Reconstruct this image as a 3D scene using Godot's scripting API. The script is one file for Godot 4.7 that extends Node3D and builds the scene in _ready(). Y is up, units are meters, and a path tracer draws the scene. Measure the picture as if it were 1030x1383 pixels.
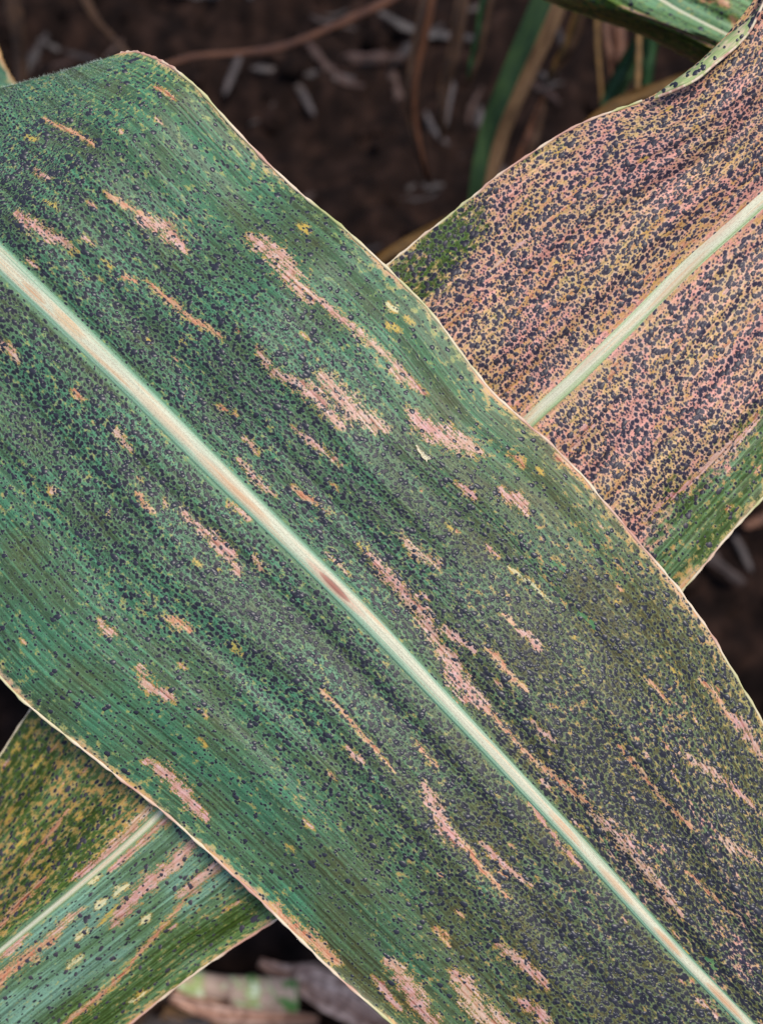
extends Node3D
# A field corner: two diseased corn leaves crossing close to the camera, other leaves and bare soil below.

const FOV := 50.0
const PW := 1030.0
const PH := 1383.0
var cam: Camera3D
var rng := RandomNumberGenerator.new()
var names := {}

# ------------------------------------------------------------------ scene start
func _ready():
	rng.seed = 7
	cam = Camera3D.new()
	cam.name = "camera"
	var lens := CameraAttributesPhysical.new()
	lens.frustum_focal_length = 25.7
	lens.exposure_aperture = 7.2
	lens.frustum_focus_distance = 0.257
	cam.attributes = lens
	add_child(cam)
	cam.fov = FOV
	cam.near = 0.01
	cam.far = 300.0
	cam.position = Vector3(0, 0.74, 0.2)
	cam.rotation_degrees = Vector3(-65, 0, 0)
	cam.current = true

	var env := Environment.new()
	env.background_mode = Environment.BG_SKY
	var sky := Sky.new()
	var sm := ProceduralSkyMaterial.new()
	sm.sky_top_color = Color(0.70, 0.81, 1.0)
	sm.sky_horizon_color = Color(0.72, 0.79, 0.90)
	sm.sky_curve = 0.25
	sm.ground_bottom_color = Color(0.12, 0.11, 0.09)
	sm.ground_horizon_color = Color(0.25, 0.26, 0.24)
	sm.sky_energy_multiplier = 0.8
	sky.sky_material = sm
	env.sky = sky
	env.tonemap_mode = Environment.TONE_MAPPER_LINEAR
	env.tonemap_exposure = 1.42
	env.sdfgi_enabled = true
	env.ssao_enabled = true
	env.ssil_enabled = true
	var we := WorldEnvironment.new()
	we.environment = env
	add_child(we)

	var sun := DirectionalLight3D.new()
	sun.name = "sun"
	sun.light_energy = 0.85
	sun.light_color = Color(1.0, 0.97, 0.93)
	sun.light_angular_distance = 10.0
	sun.shadow_enabled = true
	add_child(sun)
	sun.look_at_from_position(Vector3(0.30, 1.0, 0.12), Vector3.ZERO, Vector3.UP)

	for k in 5:
		spot_shapes.append(spot_mesh(300 + k))
	spot_mats.append(mat(Color(0.135, 0.130, 0.165), 0.40))
	spot_mats.append(mat(Color(0.195, 0.168, 0.195), 0.5))
	build_soil()
	build_background()
	build_crossing_leaf()
	build_upper_leaf()
	build_corner_leaf()
	build_front_leaf()

# ------------------------------------------------------------------ helpers
func at(px: float, py: float, depth: float) -> Vector3:
	var k := 2.0 * tan(deg_to_rad(FOV) * 0.5) / PH * depth
	return cam.transform * Vector3((px - PW * 0.5) * k, -(py - PH * 0.5) * k, -depth)

func on_ground(px: float, py: float, h: float) -> Vector3:
	var d := at(px, py, 1.0) - cam.position
	return cam.position + d * ((h - cam.position.y) / d.y)

func numbered(n: String) -> String:
	if not names.has(n):
		names[n] = 0
		return n
	names[n] += 1
	return "%s_%03d" % [n, names[n]]

func tag(o: Node, label: String, category: String, group := "") -> void:
	o.set_meta("label", label)
	o.set_meta("category", category)
	if group != "":
		o.set_meta("group", group)

func thing(called: String, label: String, category: String, where: Vector3, group := "") -> Node3D:
	var o := Node3D.new()
	o.name = numbered(called)
	o.position = where
	add_child(o)
	tag(o, label, category, group)
	return o

func part(called: String, mesh: Mesh, m: Material, parent: Node3D) -> MeshInstance3D:
	var o := MeshInstance3D.new()
	o.name = called
	o.mesh = mesh
	o.material_override = m
	parent.add_child(o, true)
	return o

func mat(c: Color, rough := 0.7) -> StandardMaterial3D:
	var m := StandardMaterial3D.new()
	m.albedo_color = c
	m.roughness = rough
	return m

func cr(a: float, b: float, c: float, d: float, f: float) -> float:
	return 0.5 * (2.0 * b + (c - a) * f + (2.0 * a - 5.0 * b + 4.0 * c - d) * f * f + (3.0 * b - a - 3.0 * c + d) * f * f * f)

func spline(rows: Array, t: float) -> PackedFloat32Array:   # t 0..1 over rows, Catmull-Rom in every column
	var n := rows.size()
	var x := clampf(t, 0.0, 1.0) * (n - 1)
	var i := mini(int(x), n - 2)
	var f := x - i
	var r0: Array = rows[maxi(i - 1, 0)]
	var r1: Array = rows[i]
	var r2: Array = rows[i + 1]
	var r3: Array = rows[mini(i + 2, n - 1)]
	var out := PackedFloat32Array()
	for k in r1.size():
		out.append(cr(r0[k], r1[k], r2[k], r3[k], f))
	return out

func noise(type: int, freq: float, sd: int, octaves := 1) -> FastNoiseLite:
	var n := FastNoiseLite.new()
	n.noise_type = type
	n.frequency = freq
	n.seed = sd
	n.fractal_type = FastNoiseLite.FRACTAL_FBM if octaves > 1 else FastNoiseLite.FRACTAL_NONE
	n.fractal_octaves = octaves
	return n

func field(n: FastNoiseLite, gw: int, gh: int, w: int, h: int) -> PackedByteArray:
	var im := n.get_image(gw, gh, false, false, false)
	if gw != w or gh != h:
		im.resize(w, h, Image.INTERPOLATE_CUBIC)
	return im.get_data()

# a mesh from a grid of points (rows x cols), smooth normals, closed below when thick > 0
func sheet(pts: PackedVector3Array, nrm: PackedVector3Array, rows: int, cols: int, thick: float, t0 := 0.0, t1 := 1.0) -> ArrayMesh:
	var v := PackedVector3Array()
	var n := PackedVector3Array()
	var uv := PackedVector2Array()
	var ix := PackedInt32Array()
	for r in rows:
		for c in cols:
			v.append(pts[r * cols + c])
			n.append(nrm[r * cols + c])
			uv.append(Vector2(float(c) / (cols - 1), lerpf(t0, t1, float(r) / (rows - 1))))
	for r in rows - 1:
		for c in cols - 1:
			var a := r * cols + c
			ix.append_array([a, a + cols, a + 1, a + 1, a + cols, a + cols + 1])
	# make the first face agree with the normals
	var fn := (v[ix[2]] - v[ix[0]]).cross(v[ix[1]] - v[ix[0]])
	var flip := fn.dot(n[0]) < 0.0
	if flip:
		for k in range(0, ix.size(), 3):
			var s := ix[k + 1]
			ix[k + 1] = ix[k + 2]
			ix[k + 2] = s
	if thick > 0.0:
		var base := v.size()
		for k in base:
			v.append(v[k] - n[k] * thick)
			n.append(-n[k])
			uv.append(uv[k])
		var cnt := ix.size()
		for k in range(0, cnt, 3):
			ix.append_array([base + ix[k], base + ix[k + 2], base + ix[k + 1]])
	var arr := []
	arr.resize(Mesh.ARRAY_MAX)
	arr[Mesh.ARRAY_VERTEX] = v
	arr[Mesh.ARRAY_NORMAL] = n
	arr[Mesh.ARRAY_TEX_UV] = uv
	arr[Mesh.ARRAY_INDEX] = ix
	var m := ArrayMesh.new()
	m.add_surface_from_arrays(Mesh.PRIMITIVE_TRIANGLES, arr)
	return m

func grid_normals(p: PackedVector3Array, rows: int, cols: int, toward: Vector3) -> PackedVector3Array:
	var n := PackedVector3Array()
	n.resize(p.size())
	var ref := 0.0
	for r in rows:
		for c in cols:
			var dr := p[mini(r + 1, rows - 1) * cols + c] - p[maxi(r - 1, 0) * cols + c]
			var dc := p[r * cols + mini(c + 1, cols - 1)] - p[r * cols + maxi(c - 1, 0)]
			var q := dr.cross(dc).normalized()
			n[r * cols + c] = q
			ref += signf(q.dot(toward - p[r * cols + c]))
	if ref < 0.0:
		for k in n.size():
			n[k] = -n[k]
	return n

# tube along points with a radius for each; ring normals smooth
func tube(pts: PackedVector3Array, rad: PackedFloat32Array, sides: int, squash := 1.0, facing := Vector3.ZERO) -> ArrayMesh:
	var v := PackedVector3Array()
	var n := PackedVector3Array()
	var uv := PackedVector2Array()
	var ix := PackedInt32Array()
	var cnt := pts.size()
	for i in cnt:
		var d := (pts[mini(i + 1, cnt - 1)] - pts[maxi(i - 1, 0)]).normalized()
		var up := facing if facing != Vector3.ZERO else (Vector3.UP if absf(d.y) < 0.9 else Vector3.RIGHT)
		var sx := d.cross(up).normalized()
		var sy := sx.cross(d).normalized()
		for k in sides + 1:
			var a := TAU * k / sides
			var o := sx * cos(a) + sy * sin(a) * squash
			v.append(pts[i] + o * rad[i])
			n.append((sx * cos(a) * squash + sy * sin(a)).normalized())
			uv.append(Vector2(float(k) / sides, float(i) / (cnt - 1)))
	var w := sides + 1
	for i in cnt - 1:
		for k in sides:
			var a := i * w + k
			ix.append_array([a, a + 1, a + w, a + 1, a + w + 1, a + w])
	for e in [0, cnt - 1]:
		var c := v.size()
		var d: Vector3 = (pts[1] - pts[0]).normalized() * -1.0 if e == 0 else (pts[cnt - 1] - pts[cnt - 2]).normalized()
		v.append(pts[e])
		n.append(d)
		uv.append(Vector2(0.5, 0.0 if e == 0 else 1.0))
		for k in sides:
			if e == 0:
				ix.append_array([c, e * w + k + 1, e * w + k])
			else:
				ix.append_array([c, e * w + k, e * w + k + 1])
	var arr := []
	arr.resize(Mesh.ARRAY_MAX)
	arr[Mesh.ARRAY_VERTEX] = v
	arr[Mesh.ARRAY_NORMAL] = n
	arr[Mesh.ARRAY_TEX_UV] = uv
	arr[Mesh.ARRAY_INDEX] = ix
	var m := ArrayMesh.new()
	m.add_surface_from_arrays(Mesh.PRIMITIVE_TRIANGLES, arr)
	return m

# ------------------------------------------------------------------ a leaf as a surface over (s, t): s -1..1 across, t 0..1 along
class Leaf:
	var rows := 0
	var cols := 0
	var p: PackedVector3Array      # points
	var n: PackedVector3Array      # normals
	var pix: PackedVector2Array    # where each point was measured
	var origin: Vector3
	func point(s: float, t: float) -> Vector3:
		return mixed(p, s, t)
	func normal(s: float, t: float) -> Vector3:
		return mixed(n, s, t).normalized()
	func mixed(a: PackedVector3Array, s: float, t: float) -> Vector3:
		var x := clampf((s + 1.0) * 0.5, 0.0, 1.0) * (cols - 1)
		var y := clampf(t, 0.0, 1.0) * (rows - 1)
		var i := mini(int(x), cols - 2)
		var j := mini(int(y), rows - 2)
		var fx := x - i
		var fy := y - j
		var b := j * cols + i
		return a[b].lerp(a[b + 1], fx).lerp(a[b + cols].lerp(a[b + cols + 1], fx), fy)
	func find(px: float, py: float, jmin := 0) -> Vector2:
		var q := Vector2(px, py)
		var best := 1e12
		var bi := 0
		var bj := 0
		for j in range(jmin, rows, 3):
			for i in range(0, cols, 3):
				var d := pix[j * cols + i].distance_squared_to(q)
				if d < best:
					best = d
					bi = i
					bj = j
		var ci := bi
		var cj := bj
		for j in range(maxi(cj - 3, jmin), mini(cj + 4, rows)):
			for i in range(maxi(ci - 3, 0), mini(ci + 4, cols)):
				var d := pix[j * cols + i].distance_squared_to(q)
				if d < best:
					best = d
					bi = i
					bj = j
		# one linear step
		var i0 := clampi(bi, 1, cols - 2)
		var j0 := clampi(bj, 1, rows - 2)
		var du := (pix[j0 * cols + i0 + 1] - pix[j0 * cols + i0 - 1]) * 0.5
		var dv := (pix[(j0 + 1) * cols + i0] - pix[(j0 - 1) * cols + i0]) * 0.5
		var e := q - pix[j0 * cols + i0]
		var det := du.x * dv.y - du.y * dv.x
		var fi := float(i0)
		var fj := float(j0)
		if absf(det) > 1e-6:
			fi += (e.x * dv.y - e.y * dv.x) / det
			fj += (du.x * e.y - du.y * e.x) / det
		return Vector2(clampf(fi / (cols - 1) * 2.0 - 1.0, -1.0, 1.0), clampf(fj / (rows - 1), 0.0, 1.0))

# stations: [mid x, y, depth, edge A x, y, depth, edge B x, y, depth]
func make_leaf(stations: Array, rows: int, cols: int, bulge_a: float, bulge_b: float, ridge: float, sd: int) -> Leaf:
	var L := Leaf.new()
	L.rows = rows
	L.cols = cols
	var nz := noise(FastNoiseLite.TYPE_SIMPLEX_SMOOTH, 1.0, sd, 2)
	for r in rows:
		var t := float(r) / (rows - 1)
		var q := spline(stations, t)
		for c in cols:
			var s := float(c) / (cols - 1) * 2.0 - 1.0
			var f := absf(s)
			var k := 3 if s < 0.0 else 6
			var x := lerpf(q[0], q[k], f)
			var y := lerpf(q[1], q[k + 1], f)
			var d := lerpf(q[2], q[k + 2], f)
			var wob := f * f * f * f * (1.1 * nz.get_noise_2d(t * 22.0, k * 9.0) + 0.5 * nz.get_noise_2d(t * 130.0, k * 5.0 + 60.0))
			x += wob * signf(q[k] - q[0])
			y += wob * signf(q[k + 1] - q[1])
			d -= (bulge_a if s < 0.0 else bulge_b) * 4.0 * f * (1.0 - f)
			var calm := smoothstep(0.02, 0.16, f)
			d += calm * ridge * (nz.get_noise_2d(s * 3.0, t * 2.4) + 0.5 * nz.get_noise_2d(s * 2.0 + 20.0, t * 7.0) * f) + calm * ridge * 0.22 * nz.get_noise_2d(s * 15.0 + 40.0, t * 3.0) * (1.0 - f * 0.4)
			L.pix.append(Vector2(x, y))
			L.p.append(at(x, y, d))
	L.origin = L.p[(rows / 2) * cols + cols / 2]
	for k in L.p.size():
		L.p[k] -= L.origin
	L.n = grid_normals(L.p, rows, cols, cam.position - L.origin)
	return L

func margin_line(L: Leaf, s: float, t0: float, t1: float, steps: int, r: float) -> ArrayMesh:
	var pts := PackedVector3Array()
	var rad := PackedFloat32Array()
	for i in steps:
		var t := lerpf(t0, t1, float(i) / (steps - 1))
		pts.append(L.point(s, t) - L.normal(s, t) * 0.0001)
		rad.append(r * (0.85 + 0.45 * sin(i * 1.7) * sin(i * 0.37)))
	return tube(pts, rad, 6)

func midrib_mesh(L: Leaf, t0: float, t1: float, steps: int, w0: float, w1: float, h: float, fall := 1.0) -> ArrayMesh:
	var pts := PackedVector3Array()
	var cols := 15
	for i in steps:
		var f := float(i) / (steps - 1)
		var t := lerpf(t0, t1, f)
		var c := L.point(0.0, t)
		var n := (L.normal(-0.06, t) + L.normal(0.06, t)).normalized()
		var along := (L.point(0.0, minf(t + 0.01, 1.0)) - L.point(0.0, maxf(t - 0.01, 0.0))).normalized()
		var side := along.cross(n).normalized()
		if side.dot(L.point(0.3, t) - L.point(-0.3, t)) < 0.0:
			side = -side
		var w := lerpf(w0, w1, pow(f, fall)) * 0.5 * (1.0 + 0.03 * sin(f * 37.0))
		for k in cols:
			var a := float(k) / (cols - 1) * 2.0 - 1.0
			var z := h * pow(maxf(1.0 - a * a, 0.0), 0.6) + h * 0.07 * sin(a * 19.0) - 0.0002
			if absf(a) > 0.99:
				z = -0.0009
			pts.append(c + side * a * w + n * z)
	return sheet(pts, grid_normals(pts, steps, cols, cam.position - L.origin), steps, cols, 0.0)

# ------------------------------------------------------------------ leaf skin: colour and relief, computed over (u across, v along)
func to_photo(v: float) -> int:
	return clampi(int(v), 0, 255)

# lesions: arrays of [u0, v0, u1, v1 (texels), half width (texels), kind]; kind 0 tan, 1 rust, 2 cream, 3 clear green, 4 yellow
func stamp_lesions(les: Array, w: int, h: int, amount: PackedByteArray, halo: PackedByteArray, kind: PackedByteArray, fibre: PackedByteArray, rag: PackedByteArray, blob: PackedByteArray, du: float, dv: float) -> void:
	for q in les:
		var hw: float = q[4]
		var ax: float = q[0] * du
		var ay: float = q[1] * dv
		var bx: float = q[2] * du
		var by: float = q[3] * dv
		var dx := bx - ax
		var dy := by - ay
		var len2 := maxf(dx * dx + dy * dy, 1.0)
		var reach := hw * 2.2 + 9.0
		var x0 := clampi(int((minf(ax, bx) - reach) / du), 0, w - 1)
		var x1 := clampi(int((maxf(ax, bx) + reach) / du), 0, w - 1)
		var y0 := clampi(int((minf(ay, by) - reach) / dv), 0, h - 1)
		var y1 := clampi(int((maxf(ay, by) + reach) / dv), 0, h - 1)
		var kd: int = q[5]
		for y in range(y0, y1 + 1):
			for x in range(x0, x1 + 1):
				var px := x * du - ax
				var py := y * dv - ay
				var a := clampf((px * dx + py * dy) / len2, 0.0, 1.0)
				var ex := px - a * dx + hw * 0.45 * sin(a * 5.0 + q[0] * 0.7) * minf(1.0, len2 / 900.0)
				var ey := py - a * dy
				var dist := sqrt(ex * ex + ey * ey)
				var i := y * w + x
				var ww := hw * (0.22 + 0.78 * sqrt(maxf(sin(PI * clampf(a * 0.94 + 0.03, 0.0, 1.0)), 0.0)))
				var f := 1.0 - dist / ww + (fibre[i] - 128) * 0.0058 + (rag[i] - 128) * 0.0052 + (blob[i] - 128) * 0.0080
				var am := clampf(f * 2.2, 0.0, 1.0)
				var ha := clampf(1.0 - (1.0 - f) * 0.0 - maxf(-f, 0.0) * ww / 9.0, 0.0, 1.0) if f < 0.0 else 1.0
				if int(am * 255) > amount[i]:
					amount[i] = int(am * 255)
					kind[i] = kd
				if int(ha * 255) > halo[i]:
					halo[i] = int(ha * 255)

func lut() -> PackedFloat32Array:
	return PackedFloat32Array()

# style: for each leaf a function of s, t giving [spot density, chlorosis, tan share] on a coarse grid
func leaf_skin(w: int, h: int, pw: float, ph: float, coarse: PackedFloat32Array, cw: int, ch: int, les: Array, sd: int, spot_px: float, green: Color, green_b: Color, rib_px := 17.0) -> Array:
	var du := pw / w     # photo pixels for a texel
	var dv := ph / h
	var c1 := noise(FastNoiseLite.TYPE_CELLULAR, du / spot_px, sd)
	c1.cellular_return_type = FastNoiseLite.RETURN_DISTANCE
	c1.cellular_jitter = 1.0
	c1.domain_warp_enabled = true
	c1.domain_warp_amplitude = 3.0
	c1.domain_warp_frequency = 0.11
	c1.domain_warp_fractal_type = FastNoiseLite.DOMAIN_WARP_FRACTAL_NONE
	var cell := field(c1, w, int(h * dv / du / 1.35), w, h)
	var c2 := noise(FastNoiseLite.TYPE_CELLULAR, du / (spot_px * 0.52), sd + 1)
	c2.cellular_return_type = FastNoiseLite.RETURN_DISTANCE
	c2.cellular_jitter = 1.0
	var fine := field(c2, w, int(h * dv / du / 1.2), w, h)
	var size := field(noise(FastNoiseLite.TYPE_SIMPLEX_SMOOTH, du / (spot_px * 2.6), sd + 2, 2), w, int(h * dv / du), w, h)
	var mott := field(noise(FastNoiseLite.TYPE_SIMPLEX_SMOOTH, du / 11.0, sd + 3, 3), w, int(h * dv / du / 1.8), w, h)
	var cloud := field(noise(FastNoiseLite.TYPE_SIMPLEX_SMOOTH, du * 4.0 / 90.0, sd + 4, 3), w / 4, int(h * dv / du / 4.0 / 2.0), w, h)
	var fibre := field(noise(FastNoiseLite.TYPE_SIMPLEX_SMOOTH, du / 4.5, sd + 5, 2), w, maxi(int(h * dv / 30.0), 8), w, h)
	var veins := field(noise(FastNoiseLite.TYPE_SIMPLEX_SMOOTH, du / 5.5, sd + 6, 2), w, 24, w, h)
	var rag := field(noise(FastNoiseLite.TYPE_SIMPLEX, du / 3.4, sd + 7, 2), w, int(h * dv / du / 1.3), w, h)
	var grain := field(noise(FastNoiseLite.TYPE_SIMPLEX, 0.45, sd + 8), w, h, w, h)
	var amount := PackedByteArray()
	amount.resize(w * h)
	var halo := amount.duplicate()
	var kind := amount.duplicate()
	stamp_lesions(les, w, h, amount, halo, kind, fibre, rag, size, du, dv)
	var rgb := PackedByteArray()
	rgb.resize(w * h * 3)
	var hgt := PackedByteArray()
	hgt.resize(w * h)
	var gr := green.r * 255.0
	var gg := green.g * 255.0
	var gb := green.b * 255.0
	var hr := green_b.r * 255.0
	var hg := green_b.g * 255.0
	var hb := green_b.b * 255.0
	for y in h:
		var fy := float(y) / (h - 1) * (ch - 1)
		var j := mini(int(fy), ch - 2)
		fy -= j
		var i := y * w
		for x in w:
			var fx := float(x) / (w - 1) * (cw - 1)
			var k := mini(int(fx), cw - 2)
			fx -= k
			var b := (j * cw + k) * 4
			var b2 := b + cw * 4
			var w00 := (1.0 - fx) * (1.0 - fy)
			var w10 := fx * (1.0 - fy)
			var w01 := (1.0 - fx) * fy
			var w11 := fx * fy
			var dens := coarse[b] * w00 + coarse[b + 4] * w10 + coarse[b2] * w01 + coarse[b2 + 4] * w11
			var chl := coarse[b + 1] * w00 + coarse[b + 5] * w10 + coarse[b2 + 1] * w01 + coarse[b2 + 5] * w11
			var tan_ := coarse[b + 2] * w00 + coarse[b + 6] * w10 + coarse[b2 + 2] * w01 + coarse[b2 + 6] * w11
			var bias := coarse[b + 3] * w00 + coarse[b + 7] * w10 + coarse[b2 + 3] * w01 + coarse[b2 + 7] * w11
			var cl := (cloud[i] - 128) * 0.0078
			var mo := (mott[i] - 128) * 0.0078
			var ve := (veins[i] - 128) * 0.0078
			var fi := (fibre[i] - 128) * 0.0078
			var sz := (size[i] - 128) * 0.0078
			var rg := (rag[i] - 128) * 0.0078
			# living tissue
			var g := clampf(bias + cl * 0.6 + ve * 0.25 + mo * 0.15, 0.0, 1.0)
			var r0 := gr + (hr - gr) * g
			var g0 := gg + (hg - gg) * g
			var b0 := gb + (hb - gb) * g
			var lift := 1.0 + ve * 0.36 + fi * 0.14 + (grain[i] - 128) * 0.0008
			r0 *= lift
			g0 *= lift
			b0 *= lift
			var nr := clampf(1.0 - (absf(float(x) / (w - 1) - 0.5) * pw - rib_px * (1.25 - 0.85 * y / h)) / 6.5, 0.0, 1.0)
			r0 += (112.0 - r0) * nr * 0.6
			g0 += (146.0 - g0) * nr * 0.6
			b0 += (112.0 - b0) * nr * 0.6
			# yellowing
			var ye := clampf((mo * 1.5 + cl * 0.5 + rg * 0.4 + chl * 1.5 - 0.75) * 1.5, 0.0, 1.0)
			var warm := clampf(0.75 - bias + mo * 0.5 + cl * 0.6, 0.0, 1.0)
			r0 += (148.0 + 34.0 * warm - r0) * ye * 0.85
			g0 += (158.0 - 22.0 * warm - g0) * ye * 0.85
			b0 += (88.0 - 14.0 * warm - b0) * ye * 0.85
			# dead tissue
			var td := clampf((tan_ * 2.0 - 1.0 + mo * 0.75 + cl * 0.8 + fi * 0.25) * 1.6 + 0.25, 0.0, 1.0)
			if td > 0.0:
				var hue := clampf(0.55 + cl * 1.3 - mo * 0.7 + fi * 0.4, 0.0, 1.0)
				var q := 1.0 + fi * 0.22 + rg * 0.12
				r0 += ((184.0 + 6.0 * hue) * q - r0) * td
				g0 += ((150.0 - 18.0 * hue) * q - g0) * td
				b0 += ((98.0 + 18.0 * hue) * q - b0) * td
			# dry rim along both margins
			var ed := minf(x, w - 1 - x) * du
			var band := clampf(1.6 - ed / (5.0 + 5.0 * mo + 4.0 * cl), 0.0, 1.0) * clampf(0.7 + cl * 1.6 + rg * 0.3, 0.0, 1.0)
			r0 += (192.0 - r0) * band
			g0 += (150.0 + 16.0 * mo - g0) * band
			b0 += (108.0 + 30.0 * fi - b0) * band
			# lesions
			var am := amount[i] * 0.00392
			var ha := halo[i] * 0.00392
			var kd := kind[i]
			if kd == 4 or kd == 3 or kd == 2:
				am *= 0.66
			elif kd == 5:
				am *= 0.5
			if ha > 0.3 and kd != 3:
				var yy := clampf((ha - 0.62 + mo * 0.5 + rg * 0.25) * 1.6, 0.0, 0.8)
				r0 += (182.0 - r0) * yy
				g0 += (138.0 - g0) * yy
				b0 += (66.0 - b0) * yy
			if am > 0.0:
				var dry := clampf(am * 1.5 - 0.4, 0.0, 1.0) * (0.75 + 0.5 * mo)
				var str_ := clampf(-fi * 1.7 - 0.25, 0.0, 1.0)
				var lr := 156.0 + 36.0 * dry + 14.0 * fi + 8.0 * rg
				var lg := 104.0 + 48.0 * dry + 22.0 * fi + 14.0 * rg + 14.0 * cl
				var lb := 70.0 + 70.0 * dry + 22.0 * fi + 12.0 * rg
				lr -= 44.0 * str_
				lg -= 54.0 * str_
				lb -= 50.0 * str_
				if kd == 1 or kd == 5:
					lr = 178.0 + 30.0 * fi + 10.0 * rg - 34.0 * str_
					lg = 126.0 + 40.0 * fi + 20.0 * rg + 24.0 * mo - 40.0 * str_
					lb = 94.0 + 36.0 * fi + 18.0 * rg + 22.0 * mo - 34.0 * str_
				elif kd == 2:
					lr = 216.0
					lg = 206.0 + 20.0 * fi
					lb = 168.0 + 20.0 * fi
				elif kd == 3:
					lr = 66.0
					lg = 128.0
					lb = 80.0
				elif kd == 4:
					lr = 190.0
					lg = 160.0
					lb = 70.0
				r0 += (lr - r0) * am
				g0 += (lg - g0) * am
				b0 += (lb - b0) * am
			# black fruiting spots
			var dd := dens * (1.0 - nr * 0.5) * (1.0 - am * (0.55 if kd != 3 else 1.0))
			var d1 := cell[i] * 0.00784 + rg * 0.05
			var sw := sz * (0.33 - 0.14 * dd)
			var s1 := clampf((0.18 + 0.26 * dd + sw - 0.20 * (1.0 - dd) - d1) * 9.0, 0.0, 1.0)
			var d2 := fine[i] * 0.00784 + rg * 0.06
			var s2 := clampf((dd * (0.36 + 0.10 * td) + sz * -0.16 - 0.02 - d2) * 6.5, 0.0, 1.0) * 0.9
			var sp := maxf(s1, s2)
			var edge :=  clampf((0.33 + 0.32 * dd + sw - 0.20 * (1.0 - dd) - d1) * 4.0, 0.0, 1.0) * (1.0 - sp) * (0.50 + 0.12 * td)
			r0 += (lerpf(130.0, 208.0, td) - r0) * edge
			g0 += (lerpf(158.0, 180.0, td) - g0) * edge
			b0 += (lerpf(122.0, 158.0, td) - b0) * edge
			var dk := 33.0 + 8.0 * mo + 16.0 * td
			r0 += (dk - r0) * sp
			g0 += (dk - 1.0 - 5.0 * td - g0) * sp
			b0 += (dk + 8.0 - b0) * sp
			rgb[i * 3] = clampi(int(r0), 0, 255)
			rgb[i * 3 + 1] = clampi(int(g0), 0, 255)
			rgb[i * 3 + 2] = clampi(int(b0), 0, 255)
			hgt[i] = clampi(int(96.0 + ve * 40.0 + fi * 14.0 + sp * 60.0 - am * 12.0 + rg * 6.0), 0, 255)
			i += 1
	var ci := Image.create_from_data(w, h, false, Image.FORMAT_RGB8, rgb)
	var hi := Image.create_from_data(w, h, false, Image.FORMAT_L8, hgt)
	var m := StandardMaterial3D.new()
	m.albedo_texture = ImageTexture.create_from_image(ci)
	m.roughness = 0.46
	m.metallic_specular = 0.35
	m.heightmap_enabled = true
	m.heightmap_texture = ImageTexture.create_from_image(hi)
	m.heightmap_scale = 0.028
	m.texture_repeat = false
	return [m, ci]

# a low rounded black spot with an uneven outline, radius 1
func spot_mesh(sd: int) -> ArrayMesh:
	var r := RandomNumberGenerator.new()
	r.seed = sd
	var st := SurfaceTool.new()
	st.begin(Mesh.PRIMITIVE_TRIANGLES)
	var sides := 9
	var ph := r.randf() * TAU
	var outer := []
	var inner := []
	for k in sides:
		var a := TAU * k / sides
		var q := 1.0 + 0.14 * sin(2.0 * a + ph) + 0.08 * sin(3.0 * a + ph * 2.3) + r.randf_range(-0.09, 0.09)
		outer.append(Vector3(cos(a) * q, -0.12, sin(a) * q))
		inner.append(Vector3(cos(a) * q * 0.7, 0.15, sin(a) * q * 0.7))
	st.set_smooth_group(0)
	for k in sides:
		var l := (k + 1) % sides
		for p in [outer[k], outer[l], inner[k], inner[k], outer[l], inner[l], inner[k], inner[l], Vector3(0, 0.24, 0)]:
			st.add_vertex(p)
	st.index()
	st.generate_normals()
	var m := st.commit()
	var arr := m.surface_get_arrays(0)
	var nn: PackedVector3Array = arr[Mesh.ARRAY_NORMAL]
	var up := 0.0
	for q in nn:
		up += q.y
	if up < 0.0:      # wound the other way: turn every face
		var ix: PackedInt32Array = arr[Mesh.ARRAY_INDEX]
		for k in range(0, ix.size(), 3):
			var s := ix[k + 1]
			ix[k + 1] = ix[k + 2]
			ix[k + 2] = s
		for k in nn.size():
			nn[k] = -nn[k]
		arr[Mesh.ARRAY_INDEX] = ix
		arr[Mesh.ARRAY_NORMAL] = nn
		m = ArrayMesh.new()
		m.add_surface_from_arrays(Mesh.PRIMITIVE_TRIANGLES, arr)
	return m

var spot_shapes := []
var spot_mats := []

func spot_frame(L: Leaf, s: float, t: float, r: float, stretch: float, lift: float) -> Transform3D:
	var n := L.normal(s, t)
	var al := (L.point(s, minf(t + 0.004, 1.0)) - L.point(s, maxf(t - 0.004, 0.0))).normalized()
	var ac := al.cross(n).normalized()
	al = n.cross(ac).normalized()
	return Transform3D(Basis(ac * r, n * r * 0.75, al * r * stretch), L.point(s, t) + n * lift)

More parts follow.
